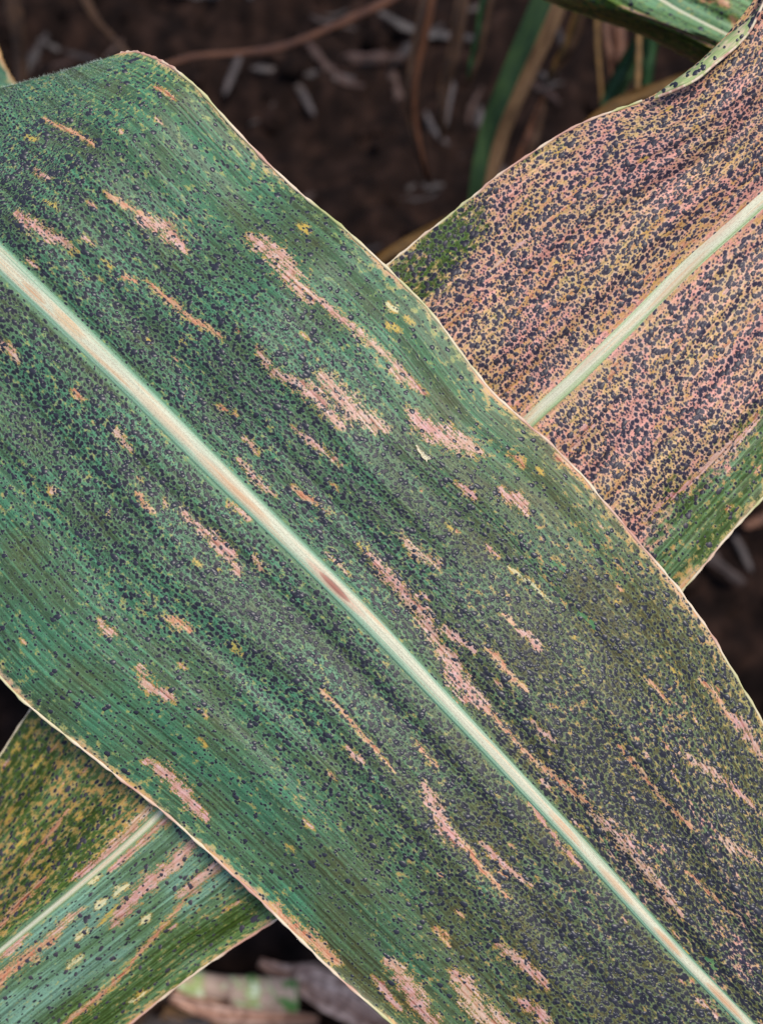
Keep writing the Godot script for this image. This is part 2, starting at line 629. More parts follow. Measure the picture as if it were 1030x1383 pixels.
# spots scattered over a leaf: the largest as parts, the rest as one mass
func scatter_spots(L: Leaf, root: Node3D, blade: Node3D, dens: Callable, count: int, big: int, mm_per_unit: float, rmin: float, rmax: float, tmin: float, tmax: float, smin := -0.985, smax := 0.985, power := 3.0, rib := 0.05, ink := 0) -> void:
	var all := []
	var tries := 0
	var taken := {}
	while all.size() < count and tries < count * 12:
		tries += 1
		var s := rng.randf_range(smin, smax)
		var t := rng.randf_range(tmin, tmax)
		if absf(s) < rib:
			continue
		if rng.randf() > (dens as Callable).call(s, t):
			continue
		var r := (rmin + (rmax - rmin) * pow(rng.randf(), power))
		var p := L.point(s, t)
		var key := Vector3i((p / (rmin * 2.4)).round())
		if taken.has(key):
			continue
		taken[key] = true
		all.append([r, s, t, rng.randf_range(1.0, 1.25) + maxf(0.0, rng.randfn(0.0, 0.35)), rng.randi() % spot_shapes.size()])
	all.sort_custom(func(a, b): return a[0] * a[3] > b[0] * b[3])
	for i in mini(big, all.size()):
		var q = all[i]
		var o := part("tar_spot", spot_shapes[q[4]], spot_mats[ink], blade)
		o.transform = spot_frame(L, q[1], q[2], q[0], q[3], 0.00004)
	for k in spot_shapes.size():
		var mine := all.slice(big).filter(func(q): return q[4] == k)
		if mine.is_empty():
			continue
		var mm := MultiMesh.new()
		mm.transform_format = MultiMesh.TRANSFORM_3D
		mm.mesh = spot_shapes[k]
		mm.instance_count = mine.size()
		for i in mine.size():
			var q = mine[i]
			mm.set_instance_transform(i, spot_frame(L, q[1], q[2], q[0], q[3], 0.00003))
		var o := MultiMeshInstance3D.new()
		o.name = "small_tar_spots"
		o.multimesh = mm
		o.material_override = spot_mats[ink]
		o.set_meta("kind", "stuff")
		blade.add_child(o, true)

# a lesion: a ragged dead patch lying a hair proud of the blade, in the blade's own skin
func lesion_patch(L: Leaf, a: Vector2, b: Vector2, half_s: float, sd: int) -> ArrayMesh:
	var r := RandomNumberGenerator.new()
	r.seed = sd
	var steps := 16
	var cols := 5
	var v := PackedVector3Array()
	var n := PackedVector3Array()
	var uv := PackedVector2Array()
	var ix := PackedInt32Array()
	for i in steps:
		var f := float(i) / (steps - 1)
		var c := a.lerp(b, f)
		var w := half_s * (0.08 + 0.92 * sqrt(sin(PI * clampf(f * 0.96 + 0.02, 0.0, 1.0))))
		var wl := w * r.randf_range(0.55, 1.05)
		var wr := w * r.randf_range(0.55, 1.05)
		for k in cols:
			var g := float(k) / (cols - 1) * 2.0 - 1.0
			var s := clampf(c.x + (g * wl if g < 0.0 else g * wr), -0.995, 0.995)
			var nn := L.normal(s, c.y)
			v.append(L.point(s, c.y) + nn * (0.00008 * (1.0 - g * g) + 0.000015))
			n.append(nn)
			uv.append(Vector2((s + 1.0) * 0.5, c.y))
	for i in steps - 1:
		for k in cols - 1:
			var q := i * cols + k
			ix.append_array([q, q + cols, q + 1, q + 1, q + cols, q + cols + 1])
	var fn := (v[ix[2]] - v[ix[0]]).cross(v[ix[1]] - v[ix[0]])
	if fn.dot(n[0]) < 0.0:
		for k in range(0, ix.size(), 3):
			var s := ix[k + 1]
			ix[k + 1] = ix[k + 2]
			ix[k + 2] = s
	var arr := []
	arr.resize(Mesh.ARRAY_MAX)
	arr[Mesh.ARRAY_VERTEX] = v
	arr[Mesh.ARRAY_NORMAL] = n
	arr[Mesh.ARRAY_TEX_UV] = uv
	arr[Mesh.ARRAY_INDEX] = ix
	var m := ArrayMesh.new()
	m.add_surface_from_arrays(Mesh.PRIMITIVE_TRIANGLES, arr)
	return m

func coarse_map(cw: int, ch: int, f: Callable) -> PackedFloat32Array:
	var out := PackedFloat32Array()
	for j in ch:
		for i in cw:
			var q: Array = (f as Callable).call(float(i) / (cw - 1) * 2.0 - 1.0, float(j) / (ch - 1))
			out.append_array([q[0], q[1], q[2], q[3]])
	return out

func midrib_skin(w: int, h: int, stains: Array, sd: int, green_side: Color) -> StandardMaterial3D:
	var fib := field(noise(FastNoiseLite.TYPE_SIMPLEX_SMOOTH, 0.16, sd, 3), w, 20, w, h)
	var cl := field(noise(FastNoiseLite.TYPE_SIMPLEX_SMOOTH, 0.03, sd + 1, 3), w, h / 4, w, h)
	var pit := field(noise(FastNoiseLite.TYPE_SIMPLEX, 0.35, sd + 2), w, h, w, h)
	var im := Image.create(w, h, false, Image.FORMAT_RGB8)
	for y in h:
		for x in w:
			var i := y * w + x
			var a := float(x) / (w - 1) * 2.0 - 1.0
			var fi := (fib[i] - 128) * 0.0078
			var c := (cl[i] - 128) * 0.0078
			var k := clampf((absf(a + 0.06) - 0.34 - c * 0.12 + fi * 0.22) * 2.6, 0.0, 1.0)
			var line := clampf(sin(absf(a) * 26.0 + c) * 0.5 + fi * 0.8, 0.0, 1.0) * k
			var col := Color(0.755 + c * 0.08 + fi * 0.10, 0.745 + c * 0.07 + fi * 0.10, 0.635 + c * 0.06 + fi * 0.09)
			col = col.lerp(Color(green_side.r + 0.13, green_side.g + 0.12, green_side.b + 0.12), k * 0.9)
			col = col.lerp(green_side, line * 0.9)
			var br := clampf((c - 0.16) * 2.2 + fi * 0.5, 0.0, 1.0) * (1.0 - k)
			col = col.lerp(Color(0.74, 0.56, 0.40), br * 0.55)
			if pit[i] > 222:
				col = col.lerp(Color(0.35, 0.25, 0.2), 0.5)
			for q in stains:
				var ex: float = (a - q[1]) / q[3]
				var ey: float = (float(y) / h - q[0]) / q[2]
				var e := ex * ex + ey * ey
				if e < 1.0:
					col = col.lerp(q[4], sqrt(1.0 - e) * clampf((0.95 if q[4].r < 0.5 else 0.42) + fi * 0.9, 0.0, 1.0))
			im.set_pixel(x, y, col)
	var m := StandardMaterial3D.new()
	m.albedo_texture = ImageTexture.create_from_image(im)
	m.roughness = 0.52
	m.metallic_specular = 0.4
	m.texture_repeat = false
	return m

# ------------------------------------------------------------------ the broad green leaf in front
func front_style(s: float, t: float) -> Array:
	var a := absf(s)
	var edge :=  smoothstep(0.55, 1.0, a)
	var d := 0.66 - 0.30 * edge
	if s > 0.0:
		d = lerpf(0.84, 0.36, smoothstep(0.25, 0.85, s))
		d += 0.18 * smoothstep(0.62, 0.85, t) * (1.0 - smoothstep(0.4, 0.8, s))
	else:
		d = lerpf(0.80, 0.52, smoothstep(0.3, 0.95, a))
		d -= 0.22 * exp(-pow((t - 0.46) / 0.11, 2.0)) * smoothstep(0.55, 0.95, a)
		d += 0.26 * smoothstep(0.53, 0.73, t)
		d -= 0.14 * (1.0 - smoothstep(0.22, 0.36, t)) * smoothstep(0.3, 0.9, a)
	var chl := 0.24
	if s < 0.0:
		chl += 0.30 * smoothstep(0.5, 0.75, t)
	else:
		chl += 0.05 - 0.14 * smoothstep(0.5, 0.8, s)
	chl += 0.12 * (1.0 - smoothstep(0.15, 0.30, t))
	chl += 0.35 * smoothstep(0.955, 0.995, a)
	var bias := 0.80 - 0.62 * smoothstep(0.45, 0.72, t - 0.10 * s)
	var dead := 0.40 * smoothstep(0.55, 0.8, t) * (1.0 - smoothstep(-0.1, 0.4, s)) + 0.16 * exp(-pow((t - 0.60) / 0.09, 2.0) - pow((s + 0.16) / 0.12, 2.0))
	return [clampf(d, 0.05, 1.0), chl, dead, bias]

func build_front_leaf() -> void:
	var st := [
		[-165, 190, 0.325, 128, 118, 0.312, -400, 440, 0.33],
		[-138, 158, 0.276, 150, 78, 0.270, -385, 430, 0.29],
		[-90, 262, 0.258, 178, 70, 0.261, -330, 520, 0.268],
		[-46, 305, 0.256, 214, 80, 0.260, -286, 572, 0.265],
		[0, 350, 0.254, 262, 115, 0.2575, -240, 625, 0.262],
		[110, 455, 0.252, 375, 235, 0.262, -130, 750, 0.259],
		[210, 552, 0.251, 475, 318, 0.2535, -60, 840, 0.257],
		[300, 642, 0.251, 575, 415, 0.2575, 20, 935, 0.253],
		[400, 740, 0.251, 668, 532, 0.257, 125, 1022, 0.255],
		[500, 840, 0.251, 760, 615, 0.258, 225, 1100, 0.2575],
		[600, 946, 0.251, 850, 718, 0.258, 330, 1195, 0.256],
		[700, 1053, 0.251, 940, 828, 0.259, 440, 1302, 0.256],
		[800, 1160, 0.251, 1012, 945, 0.260, 545, 1398, 0.256],
		[900, 1271, 0.250, 1090, 1085, 0.260, 650, 1510, 0.257],
		[1010, 1385, 0.250, 1185, 1215, 0.260, 765, 1625, 0.257],
		[1150, 1530, 0.250, 1310, 1370, 0.259, 905, 1760, 0.257],
		[1330, 1720, 0.253, 1440, 1610, 0.258, 1150, 1890, 0.258],
		[1560, 1960, 0.262, 1572, 1948, 0.262, 1548, 1972, 0.262]]
	var L := make_leaf(st, 260, 121, 0.0034, 0.0030, 0.0023, 11)
	# the lesions as they lie on the leaf: x, y, x, y, width, kind
	var les := [
		[60, 158, 128, 198, 8, 1], [45, 228, 70, 242, 9, 0], [20, 287, 98, 338, 18, 0], [140, 258, 205, 297, 8, 1], [192, 288, 250, 335, 24, 0],
		[338, 322, 425, 400, 28, 0], [415, 392, 570, 530, 11, 0], [525, 495, 572, 532, 11, 0], [165, 372, 185, 380, 7, 1], [195, 380, 300, 455, 11, 1],
		[345, 470, 385, 515, 12, 0], [385, 505, 465, 572, 22, 0], [428, 508, 516, 582, 30, 0], [558, 556, 644, 614, 32, 0], [395, 575, 460, 628, 8, 0],
		[0, 455, 25, 490, 11, 0], [295, 545, 318, 562, 7, 1], [328, 590, 350, 612, 7, 0], [320, 620, 370, 668, 9, 0], [395, 655, 445, 695, 9, 1],
		[243, 688, 272, 712, 9, 0], [272, 712, 326, 772, 17, 0], [182, 665, 208, 692, 8, 1], [340, 750, 357, 770, 8, 0], [150, 580, 180, 606, 9, 0],
		[310, 678, 336, 702, 9, 0], [545, 728, 590, 766, 19, 0], [616, 652, 642, 672, 13, 0], [678, 658, 710, 692, 20, 0], [688, 613, 708, 630, 9, 1],
		[655, 735, 674, 752, 6, 0], [686, 763, 744, 813, 6, 2], [500, 745, 600, 880, 22, 0], [592, 878, 655, 955, 30, 0], [640, 945, 702, 1002, 10, 1],
		[600, 845, 640, 880, 12, 0], [653, 873, 712, 932, 11, 1], [698, 850, 732, 877, 12, 0], [678, 828, 696, 843, 6, 1], [690, 995, 802, 1097, 11, 1],
		[800, 1095, 922, 1232, 24, 0], [925, 1176, 988, 1233, 9, 1], [833, 1008, 912, 1097, 9, 1], [913, 1010, 1018, 1090, 14, 0], [944, 914, 990, 975, 9, 1],
		[980, 962, 1034, 1022, 20, 0], [718, 973, 748, 1002, 9, 0], [970, 1128, 1022, 1164, 16, 0], [698, 1060, 745, 1122, 9, 0], [742, 1120, 782, 1172, 9, 0],
		[568, 1063, 622, 1142, 20, 0], [618, 1133, 687, 1212, 10, 1], [648, 1138, 717, 1197, 9, 0], [433, 928, 456, 956, 6, 1], [468, 1008, 490, 1030, 9, 0],
		[455, 950, 532, 1042, 5, 1], [184, 903, 232, 946, 17, 0], [198, 1028, 282, 1102, 19, 0], [228, 832, 256, 852, 14, 1], [132, 838, 157, 857, 11, 0],
		[313, 868, 326, 884, 7, 4], [372, 1222, 455, 1302, 17, 1], [518, 1298, 594, 1386, 26, 0], [503, 1318, 542, 1362, 11, 0], [608, 1316, 695, 1404, 30, 0],
		[674, 1273, 738, 1334, 17, 0], [700, 1348, 748, 1390, 16, 0], [588, 1250, 607, 1277, 9, 1], [403, 302, 416, 312, 12, 4], [523, 410, 536, 420, 11, 2],
		[523, 437, 537, 447, 10, 4], [546, 427, 558, 435, 8, 4], [750, 612, 798, 658, 12, 1], [208, 116, 237, 133, 6, 1], [938, 1343, 968, 1374, 11, 0],
		[483, 733, 497, 744, 9, 4], [783, 828, 802, 847, 15, 3], [953, 1293, 967, 1306, 12, 3], [745, 757, 762, 772, 10, 3], [95, 525, 114, 538, 8, 1], [60, 268, 78, 282, 7, 4],
		[36, 182, 50, 190, 9, 4], [110, 318, 128, 330, 6, 0], [870, 915, 905, 950, 7, 1], [890, 1080, 940, 1120, 9, 1], [440, 745, 470, 775, 6, 0], [560, 1000, 590, 1035, 6, 1]]
	var w := 1024
	var h := 2048
	var pw := 745.0
	var ph := 2560.0
	var texl := []
	var ends := []
	for q in les:
		var a := L.find(q[0], q[1], 24)
		var b := L.find(q[2], q[3], 24)
		texl.append([(a.x + 1.0) * 0.5 * w, a.y * h, (b.x + 1.0) * 0.5 * w, b.y * h, q[4] * 0.5, q[5]])
		ends.append([a, b])
	for k in 230:      # small flecks, most of them towards the lower right
		var s := rng.randf_range(-0.95, 0.9)
		var t := rng.randf_range(0.16, 0.86)
		if rng.randf() > 0.25 + 0.75 * (smoothstep(0.45, 0.75, t) if s < 0.1 else 0.15):
			continue
		var l := rng.randf_range(4.0, 22.0) / ph * h
		var x := (s + 1.0) * 0.5 * w
		texl.append([x, t * h, x + rng.randf_range(-2.0, 2.0), t * h + l, rng.randf_range(1.2, 3.4), [0, 0, 1, 1, 4][rng.randi() % 5]])
	var coarse := coarse_map(25, 49, front_style)
	var skin := leaf_skin(w, h, pw, ph, coarse, 25, 49, texl, 21, 7.0, Color(0.300, 0.285, 0.155), Color(0.240, 0.402, 0.290))
	var root := thing("corn_leaf", "broad dark green corn leaf with a thick pale midrib, in front of all others", "corn leaf", L.origin)
	var blade := part("blade", sheet(L.p, L.n, L.rows, L.cols, 0.00035), skin[0], root)
	var rim := rim_skin(44)
	part("leaf_margin", margin_line(L, -1.0, 0.09, 0.985, 220, 0.00042), rim, root)
	part("leaf_margin", margin_line(L, 1.0, 0.09, 0.985, 220, 0.00042), rim, root)
	var stains := [[0.496, 0.06, 0.013, 0.30, Color(0.36, 0.16, 0.14)], [0.497, 0.05, 0.026, 0.5, Color(0.74, 0.52, 0.42)], [0.687, 0.0, 0.014, 0.4, Color(0.75, 0.52, 0.36)],
		[0.245, 0.0, 0.009, 0.25, Color(0.72, 0.50, 0.34)], [0.269, -0.1, 0.012, 0.35, Color(0.80, 0.58, 0.38)], [0.35, 0.1, 0.03, 0.4, Color(0.80, 0.66, 0.52)],
		[0.411, 0.15, 0.035, 0.5, Color(0.72, 0.56, 0.42)], [0.73, 0.1, 0.016, 0.4, Color(0.76, 0.56, 0.40)], [0.773, 0.0, 0.012, 0.4, Color(0.74, 0.50, 0.33)], [0.817, 0.0, 0.014, 0.5, Color(0.70, 0.46, 0.30)]]
	part("midrib", midrib_mesh(L, 0.03, 0.98, 200, 0.0076, 0.0024, 0.00105), midrib_skin(128, 1536, stains, 5, Color(0.36, 0.52, 0.40)), root)
	for i in les.size():
		if les[i][5] == 3 or les[i][4] < 8 and les[i][5] != 4:
			continue
		part("lesion", lesion_patch(L, ends[i][0], ends[i][1], les[i][4] * 0.5 / 372.0 * 1.1, 400 + i), skin[0], root)
	scatter_spots(L, root, root, func(s, t): return pow(front_style(s, t)[0], 1.7) * 1.1, 9000, 300, 1.0, 0.00020, 0.00068, 0.115, 0.85, -0.97, 0.97, 2.8, 0.07)
	# fine hairs on the shoulder where the leaf bends away
	var hm := MultiMesh.new()
	hm.transform_format = MultiMesh.TRANSFORM_3D
	var cone := CylinderMesh.new()
	cone.top_radius = 0.1
	cone.bottom_radius = 1.0
	cone.height = 2.0
	cone.radial_segments = 4
	cone.rings = 1
	hm.mesh = cone
	hm.instance_count = 2600
	for i in hm.instance_count:
		var s := rng.randf_range(-0.95, -0.05)
		var t := rng.randf_range(0.045, 0.14)
		var n := L.normal(s, t)
		var d := (n + Vector3(rng.randf_range(-0.5, 0.5), rng.randf_range(-0.5, 0.5), rng.randf_range(-0.5, 0.5))).normalized()
		var sx := d.cross(Vector3(0.3, 0.1, 0.9)).normalized()
		var len := rng.randf_range(0.0003, 0.0008)
		hm.set_instance_transform(i, Transform3D(Basis(sx * 0.00002, d * len * 0.5, sx.cross(d) * 0.00002), L.point(s, t) + d * len * 0.5))
	var ho := MultiMeshInstance3D.new()
	ho.name = "leaf_hairs"
	ho.multimesh = hm
	ho.material_override = mat(Color(0.75, 0.80, 0.74), 0.5)
	ho.set_meta("kind", "stuff")
	root.add_child(ho, true)
	# a flake of chaff stuck on it
	var fl := PackedVector3Array()
	var c0 := L.find(562, 601, 24)
	var c1 := L.find(579, 621, 24)
	for i in 9:
		var f := i / 8.0
		var s := lerpf(c0.x, c1.x, f)
		var t := lerpf(c0.y, c1.y, f)
		for k in 4:
			var g := k / 3.0 * 2.0 - 1.0
			fl.append(L.point(s + g * (lerpf(0.004, 0.011, f) + 0.0022 * sin(i * 2.1 + k)) + 0.004 * sin(f * 3.0), t + 0.0006 * sin(k * 2.0 + 1.0) * f) + L.normal(s, t) * (0.00035 - 0.00035 * (1.0 - g * g) + 0.0004 * f * f))
	var fo := thing("chaff_flake", "tiny cream flake of chaff stuck on the broad green leaf below its largest tan patch", "chaff", L.origin)
	part("flake", sheet(fl, grid_normals(fl, 9, 4, cam.position - L.origin), 9, 4, 0.00012), streaks(Color(0.66, 0.60, 0.46), Color(0.86, 0.83, 0.72), 241), fo)

# ------------------------------------------------------------------ the spotted leaf that crosses behind
func cross_style(s: float, t: float) -> Array:
	var far := smoothstep(0.48, 0.66, t)      # towards the lower left end
	var tan_ := 1.0 - far
	var d := 0.82
	if s < 0.0:
		tan_ -= 0.62 * smoothstep(0.62, 0.98, -s) * smoothstep(0.26, 0.40, t)
		d -= 0.10 * smoothstep(0.6, 1.0, -s)
	else:
		tan_ -= 0.85 * smoothstep(0.60, 0.86, s)
		d -= 0.50 * smoothstep(0.64, 0.9, s)
	d = lerpf(d, 0.36 if s > 0.0 else 0.46, far)
	if s > 0.7:
		d *= lerpf(1.0, 0.7, far)
	var chl := lerpf(0.35, 0.60 if s < 0.0 else 0.06, far)
	if s > 0.62:
		chl += 0.22 * far
	if s > 0.96:
		chl += 0.4
	var bias := 0.05 if s < 0.0 else lerpf(0.85, 0.30, smoothstep(0.5, 0.75, s))  # tilt shade and sheen painted in: olive on turned-away parts, paler between
	return [clampf(d, 0.05, 1.0), chl, clampf(tan_, 0.0, 1.0), bias]

func build_crossing_leaf() -> void:
	var st := [
		[1330, -30, 0.260, 1190, -180, 0.248, 1480, 180, 0.279],
		[1180, 112, 0.262, 1058, -48, 0.251, 1330, 330, 0.274],
		[1100, 196, 0.264, 972, 56, 0.254, 1250, 420, 0.272],
		[1030, 266, 0.265, 888, 125, 0.258, 1190, 500, 0.271],
		[935, 352, 0.266, 790, 164, 0.262, 1105, 582, 0.270],
		[850, 438, 0.267, 690, 225, 0.266, 1040, 660, 0.270],
		[780, 506, 0.268, 610, 288, 0.269, 980, 728, 0.271],
		[715, 566, 0.269, 525, 357, 0.271, 920, 797, 0.272],
		[620, 665, 0.271, 430, 460, 0.274, 820, 895, 0.274],
		[500, 790, 0.273, 315, 620, 0.278, 690, 1000, 0.276],
		[380, 915, 0.275, 210, 750, 0.282, 560, 1095, 0.278],
		[290, 1017, 0.276, 115, 870, 0.299, 460, 1180, 0.279],
		[205, 1110, 0.277, 40, 960, 0.309, 370, 1244, 0.2835],
		[100, 1202, 0.278, -32, 1070, 0.315, 270, 1310, 0.2855],
		[0, 1285, 0.280, -105, 1180, 0.318, 160, 1394, 0.2875],
		[-110, 1378, 0.283, -200, 1280, 0.319, 40, 1480, 0.2905],
		[-260, 1500, 0.290, -310, 1440, 0.295, -170, 1590, 0.294],
		[-440, 1640, 0.300, -446, 1632, 0.300, -434, 1648, 0.300]]
	var L := make_leaf(st, 240, 121, 0.0034, 0.0024, 0.0034, 31)
	var les := [
		[30, 1172, 92, 1093, 9, 1], [-10, 1262, 62, 1183, 14, 1], [98, 1188, 206, 1090, 19, 0], [150, 1172, 238, 1096, 16, 0], [152, 1250, 258, 1132, 27, 0],
		[240, 1206, 305, 1168, 26, 0], [178, 1302, 262, 1198, 8, 1], [80, 1392, 182, 1300, 10, 1], [-10, 1340, 68, 1262, 26, 1], [-10, 1300, 40, 1262, 12, 0], [60, 1268, 112, 1228, 13, 0],
		[122, 1192, 132, 1184, 13, 2], [156, 1208, 172, 1194, 14, 2], [128, 1226, 144, 1214, 11, 2], [105, 1268, 117, 1256, 12, 2], [94, 1306, 110, 1290, 11, 2],
		[192, 1246, 202, 1236, 10, 2], [133, 1250, 160, 1222, 6, 4], [20, 1150, 40, 1120, 6, 4], [300, 1232, 322, 1216, 6, 0], [176, 1354, 196, 1340, 8, 2],
		[600, 440, 646, 404, 8, 1], [768, 602, 802, 574, 15, 0], [818, 518, 842, 488, 13, 1], [944, 644, 1022, 558, 15, 0], [868, 702, 944, 640, 8, 0],
		[660, 365, 720, 318, 7, 0], [860, 380, 930, 330, 9, 1], [700, 330, 780, 270, 5, 1]]
	var w := 1024
	var h := 2048
	var pw := 560.0
	var ph := 2370.0
	var texl := []
	var ends := []
	for q in les:
		var a := L.find(q[0], q[1])
		var b := L.find(q[2], q[3])
		texl.append([(a.x + 1.0) * 0.5 * w, a.y * h, (b.x + 1.0) * 0.5 * w, b.y * h, q[4] * 0.5, q[5]])
		ends.append([a, b])
	for k in 260:      # rusty flecks on the lower left end, a few streaks on the tan part
		var s := rng.randf_range(-0.97, 0.95)
		var t := rng.randf_range(0.05, 0.9)
		if t > 0.5 and s > 0.0 and rng.randf() < 0.85 or t < 0.5 and rng.randf() < 0.6:
			continue
		var l := rng.randf_range(5.0, 26.0) / ph * h
		var x := (s + 1.0) * 0.5 * w
		texl.append([x, t * h, x + rng.randf_range(-2.0, 2.0), t * h + l, rng.randf_range(1.0, 3.2), [4, 1, 1, 4, 0][rng.randi() % 5]])
	for k in 46:       # long rusty streaks along the veins of the tan part
		var s := rng.randf_range(-0.9, 0.6)
		if k < 22:
			s = rng.randf_range(-0.34, -0.08)
		var t := rng.randf_range(0.08, 0.42)
		var x := (s + 1.0) * 0.5 * w
		texl.append([x, t * h, x + rng.randf_range(-6.0, 6.0), t * h + rng.randf_range(40.0, 150.0) / ph * h, rng.randf_range(1.6, 3.6), 5])
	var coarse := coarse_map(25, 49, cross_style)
	var skin := leaf_skin(w, h, pw, ph, coarse, 25, 49, texl, 61, 9.2, Color(0.220, 0.290, 0.090), Color(0.385, 0.505, 0.420), 14.0)  # dark olive stands for the shaded tilt, paler grey-green for sheen
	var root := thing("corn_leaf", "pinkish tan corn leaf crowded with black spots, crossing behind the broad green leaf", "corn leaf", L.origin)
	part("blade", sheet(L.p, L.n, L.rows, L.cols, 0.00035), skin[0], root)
	var rim := rim_skin(48)
	part("leaf_margin", margin_line(L, -1.0, 0.19, 0.985, 200, 0.00036), rim, root)
	part("leaf_margin", margin_line(L, 1.0, 0.02, 0.985, 220, 0.00042), rim, root)
	var stains := [[0.24, 0.2, 0.03, 0.5, Color(0.72, 0.56, 0.42)], [0.20, -0.3, 0.02, 0.4, Color(0.70, 0.55, 0.45)], [0.33, -0.2, 0.02, 0.3, Color(0.72, 0.60, 0.50)]]
	part("midrib", midrib_mesh(L, 0.02, 0.98, 180, 0.0090, 0.0009, 0.0009, 0.6), midrib_skin(128, 1280, stains, 15, Color(0.47, 0.56, 0.37)), root)
	for i in les.size():
		if les[i][4] < 8 or les[i][5] == 4:
			continue
		part("lesion", lesion_patch(L, ends[i][0], ends[i][1], les[i][4] * 0.5 / 265.0 * 1.1, 800 + i), skin[0], root)
	# the margin rolled over near the top right, showing the pale underside
	var roll := [[884, 128, 884, 132, 0.2583], [905, 112, 912, 121, 0.2573], [931, 93, 940, 107, 0.2563], [948, 79, 963, 88, 0.2553], [978, 51, 994, 62, 0.2543],
		[1007, 26, 1012, 41, 0.2533], [1029, 3, 1024, 17, 0.2523], [1060, -48, 1050, -35, 0.2508], [1110, -110, 1098, -98, 0.2498]]
	var pts := PackedVector3Array()
	var rr := 60
	var rc := 13
	for r in rr:
		var q := spline(roll, float(r) / (rr - 1))
		for c in rc:
			var f := float(c) / (rc - 1)
			var a := f * PI * 0.62
			var g := (1.0 - cos(a)) / (1.0 - cos(PI * 0.62))
			pts.append(at(lerpf(q[0], q[2], g), lerpf(q[1], q[3], g), q[4] - 0.0002 - 0.0026 * sin(a) * minf(1.0, r / 10.0)) - L.origin)
	var rs := roll_skin()
	var rn := grid_normals(pts, rr, rc, cam.position - L.origin)
	var ro := part("rolled_margin", sheet(pts, rn, rr, rc, 0.0003), rs, root)
	ro.set_meta("label", "pale green underside showing where the edge rolls over")
	var mp := PackedVector3Array()
	var mr := PackedFloat32Array()
	for r in rr:
		mp.append(pts[r * rc + rc - 1])
		mr.append(0.00034)
	part("leaf_margin", tube(mp, mr, 6), rim, root)
	var R := Leaf.new()
	R.rows = rr
	R.cols = rc
	R.p = pts
	R.n = rn
	scatter_spots(R, root, ro, func(s, t): return 0.8, 46, 46, 1.0, 0.00025, 0.0007, 0.06, 0.95, -0.8, 0.75, 1.5, 0.0)
	scatter_spots(L, root, root, func(s, t): return cross_style(s, t)[0], 4200, 300, 1.0, 0.00030, 0.00074, 0.03, 0.95, -0.97, 0.97, 2.0, 0.09, 1)

func rim_skin(sd: int) -> StandardMaterial3D:
	var a := field(noise(FastNoiseLite.TYPE_SIMPLEX_SMOOTH, 0.012, sd, 4), 8, 1024, 8, 1024)
	var im := Image.create(8, 1024, false, Image.FORMAT_RGB8)
	for y in 1024:
		for x in 8:
			var c := (a[y * 8 + x] - 128) * 0.0078
			var col := Color(0.84, 0.76, 0.64).lerp(Color(0.72, 0.54, 0.46), clampf(c * 2.6, 0.0, 1.0)).lerp(Color(0.66, 0.66, 0.42), clampf(-c * 2.2 - 0.15, 0.0, 1.0))
			im.set_pixel(x, y, col)
	var m := mat(Color.WHITE, 0.55)
	m.albedo_texture = ImageTexture.create_from_image(im)
	return m

func roll_skin() -> StandardMaterial3D:
	var a := field(noise(FastNoiseLite.TYPE_SIMPLEX_SMOOTH, 0.02, 3, 3), 128, 512, 128, 512)
	var f := field(noise(FastNoiseLite.TYPE_SIMPLEX, 0.2, 4, 2), 128, 40, 128, 512)
	var im := Image.create(128, 512, false, Image.FORMAT_RGB8)
	for y in 512:
		for x in 128:
			var c := (a[y * 128 + x] - 128) * 0.0078
			var v := (f[y * 128 + x] - 128) * 0.0078
			var col := Color(0.56, 0.61, 0.38).lerp(Color(0.78, 0.68, 0.55), clampf(0.3 + c * 1.6 - x * 0.002, 0.0, 1.0))
			col = col * (1.0 + v * 0.22)
			im.set_pixel(x, y, col)
	var m := StandardMaterial3D.new()
	m.albedo_texture = ImageTexture.create_from_image(im)
	m.roughness = 0.55
	m.texture_repeat = false
	return m

# ------------------------------------------------------------------ leaf at the top right
func upper_style(s: float, t: float) -> Array:
	return [0.40, 0.30 + (0.35 if s > 0.55 else 0.0) + 0.3 * smoothstep(0.94, 1.0, s), 0.0, 0.8 if s < 0.5 else 0.1]

